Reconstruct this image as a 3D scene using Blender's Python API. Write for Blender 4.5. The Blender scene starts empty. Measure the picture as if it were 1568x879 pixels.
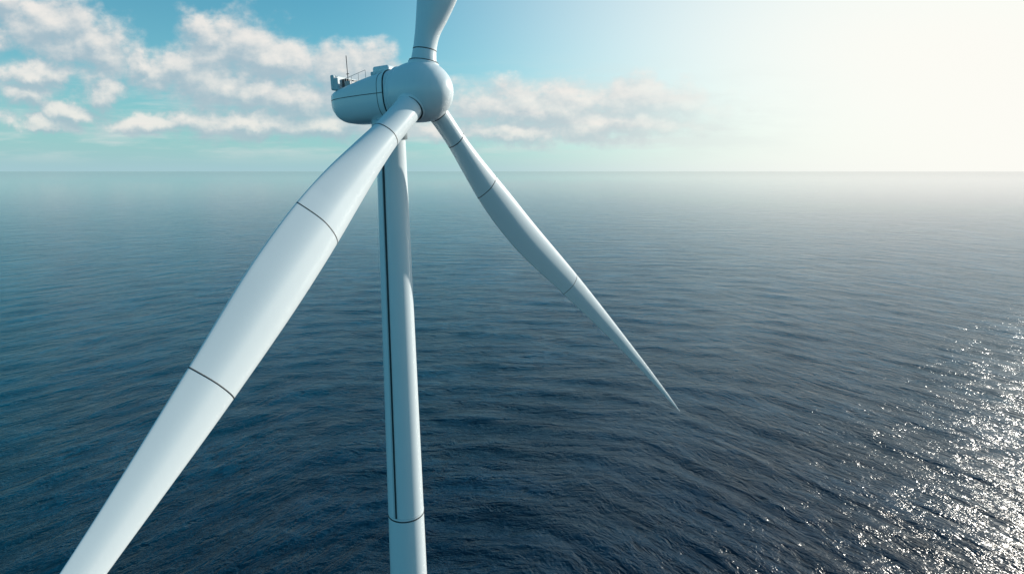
import bpy, math, numpy as np
from mathutils import Vector, Matrix
rng = np.random.RandomState(7)
scene = bpy.context.scene
scene.view_settings.view_transform = 'Standard'
scene.view_settings.look = 'None'
scene.view_settings.exposure = 0
H = 75.0
SUN_AZ, SUN_EL = math.radians(55), math.radians(18)
SUN = Vector((math.sin(SUN_AZ)*math.cos(SUN_EL), math.cos(SUN_AZ)*math.cos(SUN_EL), math.sin(SUN_EL)))

# ---------------- node helper ----------------
class NT:
    def __init__(s, tree): s.t = tree
    def _in(s, sock, v):
        if isinstance(v, bpy.types.NodeSocket): s.t.links.new(v, sock)
        elif v is not None: sock.default_value = v
    def m(s, op, a, b=None, c=None, clamp=False):
        n = s.t.nodes.new('ShaderNodeMath'); n.operation = op; n.use_clamp = clamp
        for i, v in enumerate((a, b, c)): s._in(n.inputs[i], v) if v is not None else None
        return n.outputs[0]
    def v(s, op, a, b=None, c=None, scale=None):
        n = s.t.nodes.new('ShaderNodeVectorMath'); n.operation = op
        for i, v in enumerate((a, b, c)):
            if v is not None: s._in(n.inputs[i], v)
        if scale is not None: s._in(n.inputs['Scale'], scale)
        return n.outputs['Value'] if op in ('DOT_PRODUCT', 'LENGTH') else n.outputs['Vector']
    def comb(s, x, y, z):
        n = s.t.nodes.new('ShaderNodeCombineXYZ')
        for i, v in enumerate((x, y, z)): s._in(n.inputs[i], v)
        return n.outputs[0]
    def sep(s, a):
        n = s.t.nodes.new('ShaderNodeSeparateXYZ'); s._in(n.inputs[0], a); return n.outputs
    def noise(s, vec, scale, detail=4, rough=.5, dist=0):
        n = s.t.nodes.new('ShaderNodeTexNoise')
        s._in(n.inputs['Vector'], vec); n.inputs['Scale'].default_value = scale
        n.inputs['Detail'].default_value = detail; n.inputs['Roughness'].default_value = rough
        n.inputs['Distortion'].default_value = dist
        return n.outputs
    def mix(s, f, a, b):
        n = s.t.nodes.new('ShaderNodeMix'); n.data_type = 'RGBA'
        s._in(n.inputs[0], f); s._in(n.inputs[6], a); s._in(n.inputs[7], b); return n.outputs[2]
    def sstep(s, x, a, b, c=0., d=1.):
        n = s.t.nodes.new('ShaderNodeMapRange'); n.interpolation_type = 'SMOOTHSTEP'
        s._in(n.inputs[0], x)
        for i, v in enumerate((a, b, c, d)): s._in(n.inputs[i+1], v)
        return n.outputs[0]

# ---------------- world ----------------
w = bpy.data.worlds.new("World"); scene.world = w; w.use_nodes = True
T = w.node_tree; T.nodes.clear(); N = NT(T)
out = T.nodes.new('ShaderNodeOutputWorld'); bg = T.nodes.new('ShaderNodeBackground')
T.links.new(bg.outputs[0], out.inputs[0]); bg.inputs[1].default_value = 0.1
tc = T.nodes.new('ShaderNodeTexCoord'); D0 = tc.outputs['Generated']
x0, y0, z0 = N.sep(D0)
dz = N.m('ABSOLUTE', z0)                      # sky mirrored below the horizon, added to brighten reflections off tilted waves
D = N.comb(x0, y0, dz); dx, dy = x0, y0
sky = T.nodes.new('ShaderNodeTexSky'); sky.sky_type = 'NISHITA'; sky.sun_disc = False
sky.sun_elevation = SUN_EL; sky.sun_rotation = SUN_AZ
sky.air_density = 1.0; sky.dust_density = .6; sky.ozone_density = 2.0; sky.altitude = 50
T.links.new(D, sky.inputs[0])
base = N.v('MULTIPLY', sky.outputs[0], (0.44, 1.32, 1.32))
cosang = N.m('MAXIMUM', N.v('DOT_PRODUCT', D, tuple(SUN)), 0.0)
hz = N.m('MULTIPLY', N.m('EXPONENT', N.m('MULTIPLY', dz, -8.5)), 0.88)
c1 = N.mix(hz, base, (4.1, 6.1, 6.9, 1))
glow = N.sstep(N.m('POWER', cosang, 1.9), .12, .90)
glow = N.m('MULTIPLY', glow, N.sstep(dz, 0.65, 0.15, 0.25, 1.0))
c2 = N.mix(glow, c1, (9.8, 9.7, 9.1, 1))
# clouds on the tangent plane to the north (x/y, z/y)
yy = N.m('MAXIMUM', dy, 0.05)
S = N.m('DIVIDE', dx, yy); Tt = N.m('DIVIDE', dz, yy)
P = N.comb(S, Tt, 0.0)
blobs = [(-.757,.235,.110,.052),(-.690,.200,.085,.050),(-.85,.275,.08,.034),(-.62,.180,.035,.028),
 (-.455,.200,.090,.058),(-.385,.180,.090,.042),(-.49,.220,.045,.036),
 (-.575,.162,.070,.042),(-.495,.142,.100,.056),(-.43,.125,.08,.040),
 (-.29,.170,.080,.046),(-.36,.118,.12,.050),(-.24,.174,.055,.042),(-.25,.120,.10,.062),
 (-.81,.123,.050,.028),(-.79,.160,.11,.024),(-.69,.122,.048,.028),(-.745,.096,.06,.022),
 (-.865,.215,.04,.035),(-.79,.075,.09,.015),(-.60,.078,.10,.022),(-.45,.074,.17,.028),(-.30,.080,.15,.032),
 (.050,.102,.20,.050),(.225,.112,.16,.042),(.17,.078,.20,.034),(.02,.062,.22,.022)]
nz = N.noise(P, 16.0, 6, .58)
q = N.v('ADD', P, N.v('MULTIPLY', N.v('SUBTRACT', nz['Color'], (.5,.5,.5)), (.085,.060,0)))
OFF = (.010, .018, 0)
def dens(q, p):
    acc = None
    for (a, b, ra, rb) in blobs:
        l = N.v('LENGTH', N.v('MULTIPLY_ADD', q, (1/ra, 1/rb, 0), (-a/ra, -b/rb, 0)))
        acc = l if acc is None else N.m('SMOOTH_MIN', acc, l, .25)
    f = N.noise(N.v('MULTIPLY', p, (1.0, 1.5, 1)), 16.0, 6, .57)['Fac']
    return N.m('ADD', N.m('SUBTRACT', 1.1, acc), N.m('MULTIPLY', N.m('SUBTRACT', f, .5), 1.8))
d0 = dens(q, P)
d1 = dens(N.v('ADD', q, OFF), N.v('ADD', P, OFF))
alpha = N.sstep(d0, -.15, .62)
lit = N.sstep(N.m('SUBTRACT', d0, d1), -.45, .85)
stv = N.comb(N.m('MULTIPLY', S, 2.2), N.m('MULTIPLY', Tt, 16.0), 3.0)
sn = N.noise(stv, 2.2, 5, .6)['Fac']
streak = N.m('MULTIPLY', N.sstep(sn, .40, .70), N.m('MULTIPLY', N.sstep(Tt, .005, .05), N.sstep(Tt, .20, .10)))
streak = N.m('MULTIPLY', N.m('MULTIPLY', streak, .7), N.sstep(S, .6, .1))
c2 = N.mix(streak, c2, (7.0, 7.4, 7.4, 1))
ccol = N.mix(lit, (4.1, 5.2, 5.9, 1), (9.4, 8.8, 8.2, 1))
ccol = N.mix(N.m('MULTIPLY', glow, .6), ccol, (8.8, 8.5, 8.0, 1))
front = N.m('MULTIPLY', N.sstep(dy, .2, .4), N.sstep(Tt, .0, .06))
front = N.m('MULTIPLY', front, N.sstep(S, .42, .12, .35, 1.))
alpha = N.m('MULTIPLY', N.m('MULTIPLY', alpha, front), N.m('SUBTRACT', .94, N.m('MULTIPLY', hz, .3)))
c3 = N.mix(alpha, c2, ccol)
T.links.new(c3, bg.inputs[0])

sl = bpy.data.lights.new('sun', 'SUN'); sl.energy = 5.0; sl.angle = math.radians(.5); sl.color = (1, .93, .82)
so = bpy.data.objects.new('sun', sl); scene.collection.objects.link(so)
so.rotation_euler = SUN.to_track_quat('Z', 'Y').to_euler(); so.location = (50, 50, 200)

# ---------------- materials ----------------
def principled(name):
    m = bpy.data.materials.new(name); m.use_nodes = True
    return m, NT(m.node_tree), m.node_tree.nodes['Principled BSDF']
def paint(name, col, rough=.38, var=.04):
    m, n, b = principled(name)
    t = m.node_tree.nodes.new('ShaderNodeTexCoord')
    f = n.noise(t.outputs['Object'], .6, 5, .65)['Fac']
    f2 = n.noise(n.v('MULTIPLY', t.outputs['Object'], (6, 6, .5)), 1.2, 3, .6)['Fac']
    k = n.m('ADD', 1-var, n.m('MULTIPLY', n.m('ADD', f, f2), var))
    c = n.v('SCALE', tuple(col), scale=k)
    m.node_tree.links.new(c, b.inputs['Base Color'])
    m.node_tree.links.new(n.m('MULTIPLY_ADD', f, .10, rough-.05), b.inputs['Roughness'])
    return m
white = paint('white_gelcoat', (.76, .84, .88), .25, .03)
greyp = paint('grey_paint', (.52, .60, .64), .4)
darkp = paint('dark_rubber_seal', (.03, .04, .05), .6)
black = paint('black_cooler', (.05, .065, .075), .5)
steel = paint('galvanised_steel', (.35, .37, .38), .45)
yellow = paint('yellow_paint', (.75, .45, .03), .45)

# ---------------- mesh helpers ----------------
def obj(name, verts, faces, mat, parent=None, smooth=True):
    me = bpy.data.meshes.new(name); me.from_pydata([tuple(v) for v in verts], [], faces); me.update()
    if smooth:
        for p in me.polygons: p.use_smooth = True
    me.materials.append(mat)
    o = bpy.data.objects.new(name, me); scene.collection.objects.link(o)
    if parent: o.parent = parent
    return o
def loft(rings, cap=True):
    n = len(rings[0]); v = [p for r in rings for p in r]; f = []
    for i in range(len(rings)-1):
        for j in range(n):
            a = i*n+j; b = i*n+(j+1) % n
            f.append((a, b, b+n, a+n))
    if cap:
        f.append(tuple(range(n))[::-1]); f.append(tuple(range((len(rings)-1)*n, len(rings)*n)))
    return v, f
def basis(ax, up=Vector((0, 0, 1))):
    ax = ax.normalized(); s = up.cross(ax).normalized(); u = ax.cross(s).normalized(); return ax, s, u
def revolve(name, o, ax, prof, mat, parent, seg=64):
    ax, s, u = basis(ax, Vector((0, 0, 1)) if abs(ax.normalized().z) < .9 else Vector((1, 0, 0)))
    rings = []
    for (d, r) in prof:
        rings.append([o+ax*d+(s*math.cos(t)+u*math.sin(t))*r for t in np.linspace(0, 2*math.pi, seg, endpoint=False)])
    v, f = loft(rings); return obj(name, v, f, mat, parent)
def box(name, c, ax, s, u, dims, mat, parent, bev=.05):
    v = [c+ax*(x*dims[0]/2)+s*(y*dims[1]/2)+u*(z*dims[2]/2) for x in (-1, 1) for y in (-1, 1) for z in (-1, 1)]
    f = [(0,1,3,2),(4,6,7,5),(0,4,5,1),(2,3,7,6),(0,2,6,4),(1,5,7,3)]
    o = obj(name, v, f, mat, parent, False)
    m = o.modifiers.new('b', 'BEVEL'); m.width = bev; m.segments = 3
    return o
def tube(name, a, b, r, mat, parent, seg=10):
    return revolve(name, a, b-a, [(0, r), ((b-a).length, r)], mat, parent, seg)

turb = bpy.data.objects.new('offshore_wind_turbine', None); scene.collection.objects.link(turb)
HUB = Vector((-6.7, 44.03, H+5.71))
AX = Vector((-.89, .451, -.041)).normalized()      # toward nacelle rear
a_, s_, u_ = basis(AX)

LEN = 60.0
def interp(x, xs, ys):
    xs = np.array(xs); ys = np.array(ys); m = np.gradient(ys, xs)
    i = int(np.clip(np.searchsorted(xs, x)-1, 0, len(xs)-2)); h = xs[i+1]-xs[i]; t = (x-xs[i])/h
    return float((2*t**3-3*t*t+1)*ys[i]+(t**3-2*t*t+t)*h*m[i]+(-2*t**3+3*t*t)*ys[i+1]+(t**3-t*t)*h*m[i+1])
def section(b, c, th, t, prof, grow=0.0, seg=72):
    tk = interp(t, prof['t'], prof['k']); cb, sb = math.cos(prof['p']), math.sin(prof['p'])
    ch = interp(t, prof['t'], prof['c'])/math.sqrt(cb*cb+tk*tk*sb*sb)+grow*2; off = interp(t, prof['t'], prof['o'])/cb
    o = HUB+b*(t*LEN)+c*off
    air = min(1, max(0, (t-.04)/.18))
    pts = []
    for p in np.linspace(0, 2*math.pi, seg, endpoint=False):
        x = math.cos(p); y = math.sin(p)
        yy = y*(1-air*.55*max(0, x)**1.5*1.0-air*.12*x)
        pts.append(o+c*(x*ch/2)+th*(yy*ch*tk/2))
    return pts
def blade(name, b, c, face, prof, joints):
    # face: direction the broad side looks before pitching by prof['p']
    b = b.normalized(); c = (c-b*c.dot(b)).normalized(); th = b.cross(c).normalized()
    if th.dot(face) < 0: th = -th
    cb, sb = math.cos(prof['p']), math.sin(prof['p'])
    c, th = c*cb+th*sb, th*cb-c*sb
    ts = np.concatenate([np.linspace(.022, .3, 60), np.linspace(.3, .98, 80)[1:], np.linspace(.98, 1, 10)[1:]])
    rings = [section(b, c, th, t, prof) for t in ts]
    v, f = loft(rings)
    o = obj(name, v, f, white, turb)
    import bmesh
    bm = bmesh.new(); bm.from_mesh(o.data); bmesh.ops.recalc_face_normals(bm, faces=bm.faces); bm.to_mesh(o.data); bm.free()
    for k, j in enumerate(joints):
        w_ = .0006
        rr = [section(b, c, th, j-w_, prof, -.02), section(b, c, th, j-w_, prof, .008), section(b, c, th, j+w_, prof, .008), section(b, c, th, j+w_, prof, -.02)]
        v, f = loft(rr, False); obj(name+'_joint_%d' % (k+1), v, f, darkp, turb)
K = [1,1,.9,.74,.56,.50,.45,.40,.36,.30,.25,.25]
P2 = dict(t=[.02,.06,.097,.135,.19,.244,.31,.42,.567,.80,.95,1.0],
          c=[1.95,1.95,2.0,2.30,2.82,3.18,3.22,2.55,1.48,.85,.45,.12], k=K,
          o=[0,.15,.30,.42,.52,.52,.42,.14,-.08,0,0,0], p=math.radians(30))
P3 = dict(t=[.02,.045,.077,.11,.16,.20,.25,.42,.645,.84,.97,1.0],
          c=[1.6,1.55,1.58,1.85,2.38,2.66,2.78,2.32,1.38,.72,.25,.08], k=K,
          o=[0,.1,.28,.50,.76,.88,.95,.56,.15,0,0,0], p=math.radians(28))
P1 = dict(t=[.02,.035,.049,.066,.087,.107,.15,.25,.42,.60,.95,1.0],
          c=[2.1,1.9,1.72,1.78,2.3,2.8,3.3,3.3,2.45,1.4,.45,.12], k=[1,1,1,.95,.8,.7,.5,.42,.36,.3,.25,.25],
          o=[0,0,0,.08,.33,.55,.8,.6,.25,0,0,0], p=0)
B1, B2, B3 = Vector((.108,.046,.993)), Vector((-.31,-.71,-.632)), Vector((.515,.546,-.661))
blade('blade', B2, Vector((-.708, -.177, .545)), Vector((.4, -.9, .2)), P2, [.097,.244,.42])
blade('blade_far', B3, Vector((-.778, -.026, -.628)), Vector((0, -1, .1)), P3, [.077,.16,.42])
blade('blade_upper', B1, Vector((1, 0, -.1)), Vector((0, -1, 0)), P1, [.049])

# hub / spinner
F = -AX
prof = [(-1.95,1.62),(-1.9,1.78),(-1.5,1.95),(-.9,2.1),(-.2,2.16),(.5,2.12),(1.1,1.95),(1.6,1.65),(2.0,1.25),(2.25,.85),(2.4,.45),(2.45,.12)]
ff = [(d, interp(d, [p[0] for p in prof], [p[1] for p in prof])) for d in np.linspace(-1.95, 2.45, 60)]
revolve('spinner', HUB, F, ff, white, turb, 96)
for b, r in ((B2, 1.0), (B3, .82), (B1, 1.05)):
    bn = b.normalized()
    revolve('blade_root_collar', HUB, bn, [(1.5, r+.10), (2.05, r+.08), (2.1, r+.01)], white, turb)
    revolve('blade_root_seal', HUB, bn, [(2.1, r+.03), (2.15, r+.03)], darkp, turb)

# nacelle
st = [(1.85,1.45,1.45,1.5),(2.0,1.62,1.62,1.66),(2.8,1.72,1.62,1.78),(4.0,1.76,1.45,1.86),(5.2,1.72,1.22,1.88),(6.4,1.6,.98,1.82),(7.2,1.4,.82,1.62),(7.75,1.1,.7,1.25),(8.05,.75,.55,.8),(8.15,.3,.3,.35)]
def nsec(d, hw, tp, bt, g=0):
    pts = []
    for p in np.linspace(0, 2*math.pi, 64, endpoint=False):
        x = math.cos(p); y = math.sin(p); e = .62
        X = math.copysign(abs(x)**e, x)*(hw+g); Y = math.copysign(abs(y)**(e if y > 0 else .8), y)*((tp if y > 0 else bt)+g)
        pts.append(HUB+a_*d+s_*X+u_*Y)
    return pts
ds = np.linspace(1.85, 8.15, 60); A = np.array(st)
rings = [nsec(d, *[interp(d, A[:, 0], A[:, k]) for k in (1, 2, 3)]) for d in ds]
v, f = loft(rings); obj('nacelle_body', v, f, white, turb)
def nband(name, d, wd, g=.012):
    q = [interp(d, A[:, 0], A[:, k]) for k in (1, 2, 3)]; q2 = [interp(d+wd, A[:, 0], A[:, k]) for k in (1, 2, 3)]
    v, f = loft([nsec(d, *q, -.05), nsec(d, *q, g), nsec(d+wd, *q2, g), nsec(d+wd, *q2, -.05)], False); obj(name, v, f, darkp, turb)
nband('nacelle_front_seal', 2.15, .08, .03); nband('nacelle_panel_seam', 2.75, .04)
for side in (1, -1):
    vs = []
    for d in np.linspace(2.2, 7.9, 40):
        hw = interp(d, A[:, 0], A[:, 1])+.012
        for z in (.02, -.03): vs.append(HUB+a_*d+s_*(side*hw)+u_*z)
    fs = [(2*i, 2*i+1, 2*i+3, 2*i+2) for i in range(39)]
    obj('nacelle_split_line', vs, fs, darkp, turb)
def rp(d, sx, z): return HUB+a_*d+s_*sx+u_*z
box('roof_hatch_housing', rp(2.9, 0, 1.78), a_, s_, u_, (1.5, 2.0, .55), white, turb, .18)
box('roof_hatch_lip', rp(3.8, 0, 1.62), a_, s_, u_, (.5, 1.5, .3), greyp, turb, .08)
for k, sx in enumerate((-.75, .05)):
    box('cooler_%d' % k, rp(7.0, sx, 1.22), a_, s_, u_, (.45, .7, .85), black, turb, .05)
box('cooler_cowl', rp(7.38, 0, 1.28), a_, s_, u_, (.35, 2.7, 1.15), greyp, turb, .12)
box('cooler_cowl_side', rp(7.1, 1.15, 1.15), a_, s_, u_, (.5, .3, .9), greyp, turb, .08)
box('equipment_box', rp(6.3, .5, 1.15), a_, s_, u_, (.55, .7, .4), steel, turb, .05)
tube('mast', rp(6.75, .2, 1.0), rp(6.75, .2, 3.35), .03, darkp, turb)
tube('mast_sensor', rp(6.6, .2, 2.0), rp(6.9, .2, 2.0), .025, darkp, turb)
for side in (1, -1):
    pr = None
    for d in np.linspace(4.2, 6.3, 4):
        tp = interp(d, A[:, 0], A[:, 2]); p0 = rp(d, side*1.1, tp-.1); p1 = rp(d, side*1.1, tp+.45)
        tube('railing_post', p0, p1, .016, steel, turb, 6)
        if pr is not None:
            tube('railing_bar', pr, p1, .016, steel, turb, 6)
        pr = p1

# tower
TX, TY = -9.39, 45.4
Z0 = H+3.9
def trad(z): return (2.29+(H+.6-z)*.0267)/2
zs = np.linspace(12, Z0, 60)
up = Vector((0, 0, 1)); base_o = Vector((TX, TY, 0))
revolve('tower', base_o, up, [(z, trad(z)) for z in zs], white, turb, 96)
revolve('yaw_ring', base_o, up, [(Z0-1.5, 1.28), (Z0-.7, 1.28), (Z0-.6, 1.4), (Z0-.1, 1.4)], greyp, turb)
zr = H-29.6
z = zr
revolve('tower_flange_seal', base_o, up, [(z-.05, trad(z)-.05), (z-.05, trad(z)+.03), (z+.07, trad(z)+.03), (z+.07, trad(z)-.05)], darkp, turb, 96)
revolve('tower_flange', base_o, up, [(z+.25, trad(z)-.05), (z+.25, trad(z)+.012), (z+.29, trad(z)+.012), (z+.29, trad(z)-.05)], greyp, turb, 96)
cam_dir = Vector((.2, -.98, 0)); rgt = Vector((.98, .2, 0))
def onT(z, ang, g):
    return Vector((TX, TY, z))+(rgt*math.sin(ang)+cam_dir*math.cos(ang))*(trad(z)+g)
def strip(name, ang, half, z0, z1, mat, g=.03):
    rings = []
    for z in np.linspace(z0, z1, 30):
        h = half/trad(z)
        rings.append([onT(z, ang-h, -.02), onT(z, ang-h, g), onT(z, ang+h, g), onT(z, ang+h, -.02)])
    v, f = loft(rings); obj(name, v, f, mat, turb, False)
strip('tower_cable_duct', math.radians(-33), .07, zr+.3, Z0-2, darkp, .06)
strip('tower_cable_edge', math.radians(-41), .018, zr+.3, Z0-2, greyp, .02)
revolve('foundation', base_o, up, [(-20, 2.9), (12.0, 2.9)], yellow, turb)
revolve('foundation_platform', base_o, up, [(11.9, 2.8), (11.9, 4.6), (12.15, 4.6), (12.15, 2.8)], steel, turb)
for i in range(16):
    a = i*math.pi/8; p = base_o+Vector((4.5*math.cos(a), 4.5*math.sin(a), 12.1)); q_ = base_o+Vector((4.5*math.cos(a+math.pi/8), 4.5*math.sin(a+math.pi/8), 12.1))
    tube('platform_post', p, p+up*1.1, .04, yellow, turb, 6); tube('platform_rail', p+up*1.1, q_+up*1.1, .04, yellow, turb, 6)

# ---------------- sea ----------------
az = np.concatenate([np.linspace(-60, 60, 1101), np.linspace(60, 300, 141)[1:-1]]) * math.pi/180
r1 = [20, 35]; r = 50.
while r < 3000: r1.append(r); r *= 1.0085
while r < 130000: r1.append(r); r *= 1.1
R = np.array(r1); nR, nA = len(R), len(az)
X = (R[:, None]*np.sin(az)[None]).ravel(); Y = (R[:, None]*np.cos(az)[None]).ravel(); RR = np.repeat(R, nA)
Z = np.zeros_like(X)
tgt = np.arctan2(X+10, np.maximum(Y-70, 15))*.9
front = np.cos(np.tile(az, nR)) > .3
NW = 130
lams = np.exp(rng.uniform(math.log(2.2), math.log(26), NW)); th = rng.uniform(-1.25, 1.25, NW)
for lam, t in zip(lams, th):
    k = 2*math.pi/lam
    wgt = .12+np.exp(-((tgt-t)/.42)**2)
    fade = np.clip((lam/(.0085*RR)-3)/4, 0, 1)*np.clip((2500-RR)/1500, 0, 1)
    ph = k*(X*math.sin(t)+Y*math.cos(t))+rng.uniform(0, 6.28)
    sl_ = .032 if lam < 9 else .024
    Z += np.where(front, wgt*fade*(sl_/k)*(np.sin(ph)+.3*np.sin(2*ph+1.57)), 0)
co = np.stack([X, Y, Z], 1)
co = np.vstack([co, [[0, 0, 0]]])
i, j = np.meshgrid(np.arange(nR-1), np.arange(nA), indexing='ij'); j2 = (j+1) % nA
quads = np.stack([i*nA+j, (i+1)*nA+j, (i+1)*nA+j2, i*nA+j2], -1).reshape(-1, 4)[:, ::-1]
jj = np.arange(nA); tris = np.stack([np.full(nA, nR*nA), (jj+1) % nA, jj], 1)
me = bpy.data.meshes.new('sea'); me.vertices.add(len(co)); me.vertices.foreach_set('co', co.ravel())
nl = quads.size+tris.size; me.loops.add(nl); me.loops.foreach_set('vertex_index', np.concatenate([quads.ravel(), tris.ravel()]).astype(np.int32))
npoly = len(quads)+len(tris); me.polygons.add(npoly)
me.polygons.foreach_set('loop_start', np.concatenate([np.arange(len(quads))*4, len(quads)*4+np.arange(len(tris))*3]).astype(np.int32))
me.polygons.foreach_set('use_smooth', np.ones(npoly, bool)); me.update(calc_edges=True); me.validate()
if me.polygons[1000].normal.z < 0: me.flip_normals()
sea = bpy.data.objects.new('sea', me); scene.collection.objects.link(sea)
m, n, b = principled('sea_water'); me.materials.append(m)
tt = m.node_tree
geo = tt.nodes.new('ShaderNodeNewGeometry'); pos = geo.outputs['Position']
px, py, pz = n.sep(pos)
ang = n.m('MULTIPLY', n.m('ARCTAN2', n.m('ADD', px, 10.), n.m('MAXIMUM', n.m('SUBTRACT', py, 70.), 15.)), .9)
def wavelet(theta):
    mp = tt.nodes.new('ShaderNodeMapping'); tt.links.new(pos, mp.inputs[0]); mp.inputs['Rotation'].default_value = (0, 0, theta)
    q = n.v('MULTIPLY', mp.outputs[0], (.42, 1, 1))
    a = n.noise(q, .36, 4, .66, .4)['Fac']
    a = n.m('SUBTRACT', 1., n.m('ABSOLUTE', n.m('MULTIPLY_ADD', a, 2., -1.)))
    c = n.noise(n.v('ADD', n.v('MULTIPLY', q, (.75, 1, 1)), (37., 11., 5.)), .095, 3, .58, .3)['Fac']
    wg = n.sstep(n.m('ABSOLUTE', n.m('SUBTRACT', ang, theta)), .05, .9, 1., .0)
    return n.m('MULTIPLY', a, wg), n.m('MULTIPLY', c, wg)
hs = cs = None
for th_ in (-.95, 0., .95):
    x, y_ = wavelet(th_)
    hs = x if hs is None else n.m('ADD', hs, x); cs = y_ if cs is None else n.m('ADD', cs, y_)
gust = n.noise(n.v('MULTIPLY', pos, (1, 2.2, 1)), .012, 3, .6)['Fac']
dist = n.v('LENGTH', n.v('MULTIPLY', pos, (1, 1, 0)))
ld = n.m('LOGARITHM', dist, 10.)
hA = n.m('MULTIPLY', n.m('MULTIPLY', hs, 1.5), n.sstep(gust, .3, .7, .75, 1.2))
hA = n.m('MULTIPLY', hA, n.sstep(ld, 2.2, 3.5, 1.0, .05))
hB = n.m('MULTIPLY', n.m('MULTIPLY', cs, 4.6), n.sstep(ld, 2.8, 3.9, 1.0, .03))
bump = tt.nodes.new('ShaderNodeBump'); bump.inputs['Distance'].default_value = 1.0; bump.inputs['Strength'].default_value = .55
tt.links.new(n.m('ADD', hA, hB), bump.inputs['Height']); tt.links.new(bump.outputs[0], b.inputs['Normal'])
b.inputs['IOR'].default_value = 1.333
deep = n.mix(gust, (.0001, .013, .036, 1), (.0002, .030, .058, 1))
water_sheen_col = n.mix(n.sstep(ld, 2.0, 2.9), deep, (.001, .115, .190, 1))  # base colour brightened with distance, standing in for lost grazing sky reflection
# lighter crest streaks painted into the base colour, imitating light scattered through thin water
crest = n.m('MULTIPLY', n.sstep(hs, .55, 1.15), n.sstep(cs, .35, .75, .3, 1.0))
water_sheen_col = n.v('SCALE', water_sheen_col, scale=n.m('MULTIPLY_ADD', crest, 1.3, .60))
tt.links.new(water_sheen_col, b.inputs['Base Color'])
tt.links.new(n.sstep(ld, 2.1, 3.5, .24, .06), b.inputs['Roughness'])

# ---------------- camera ----------------
cd = bpy.data.cameras.new('camera'); co_ = bpy.data.objects.new('camera', cd); scene.collection.objects.link(co_)
co_.location = (0, 0, H); co_.rotation_euler = (math.radians(90-11.53), 0, 0)
cd.sensor_width = 36; cd.lens = 36*870/1568; cd.clip_end = 300000; cd.clip_start = .1
scene.camera = co_
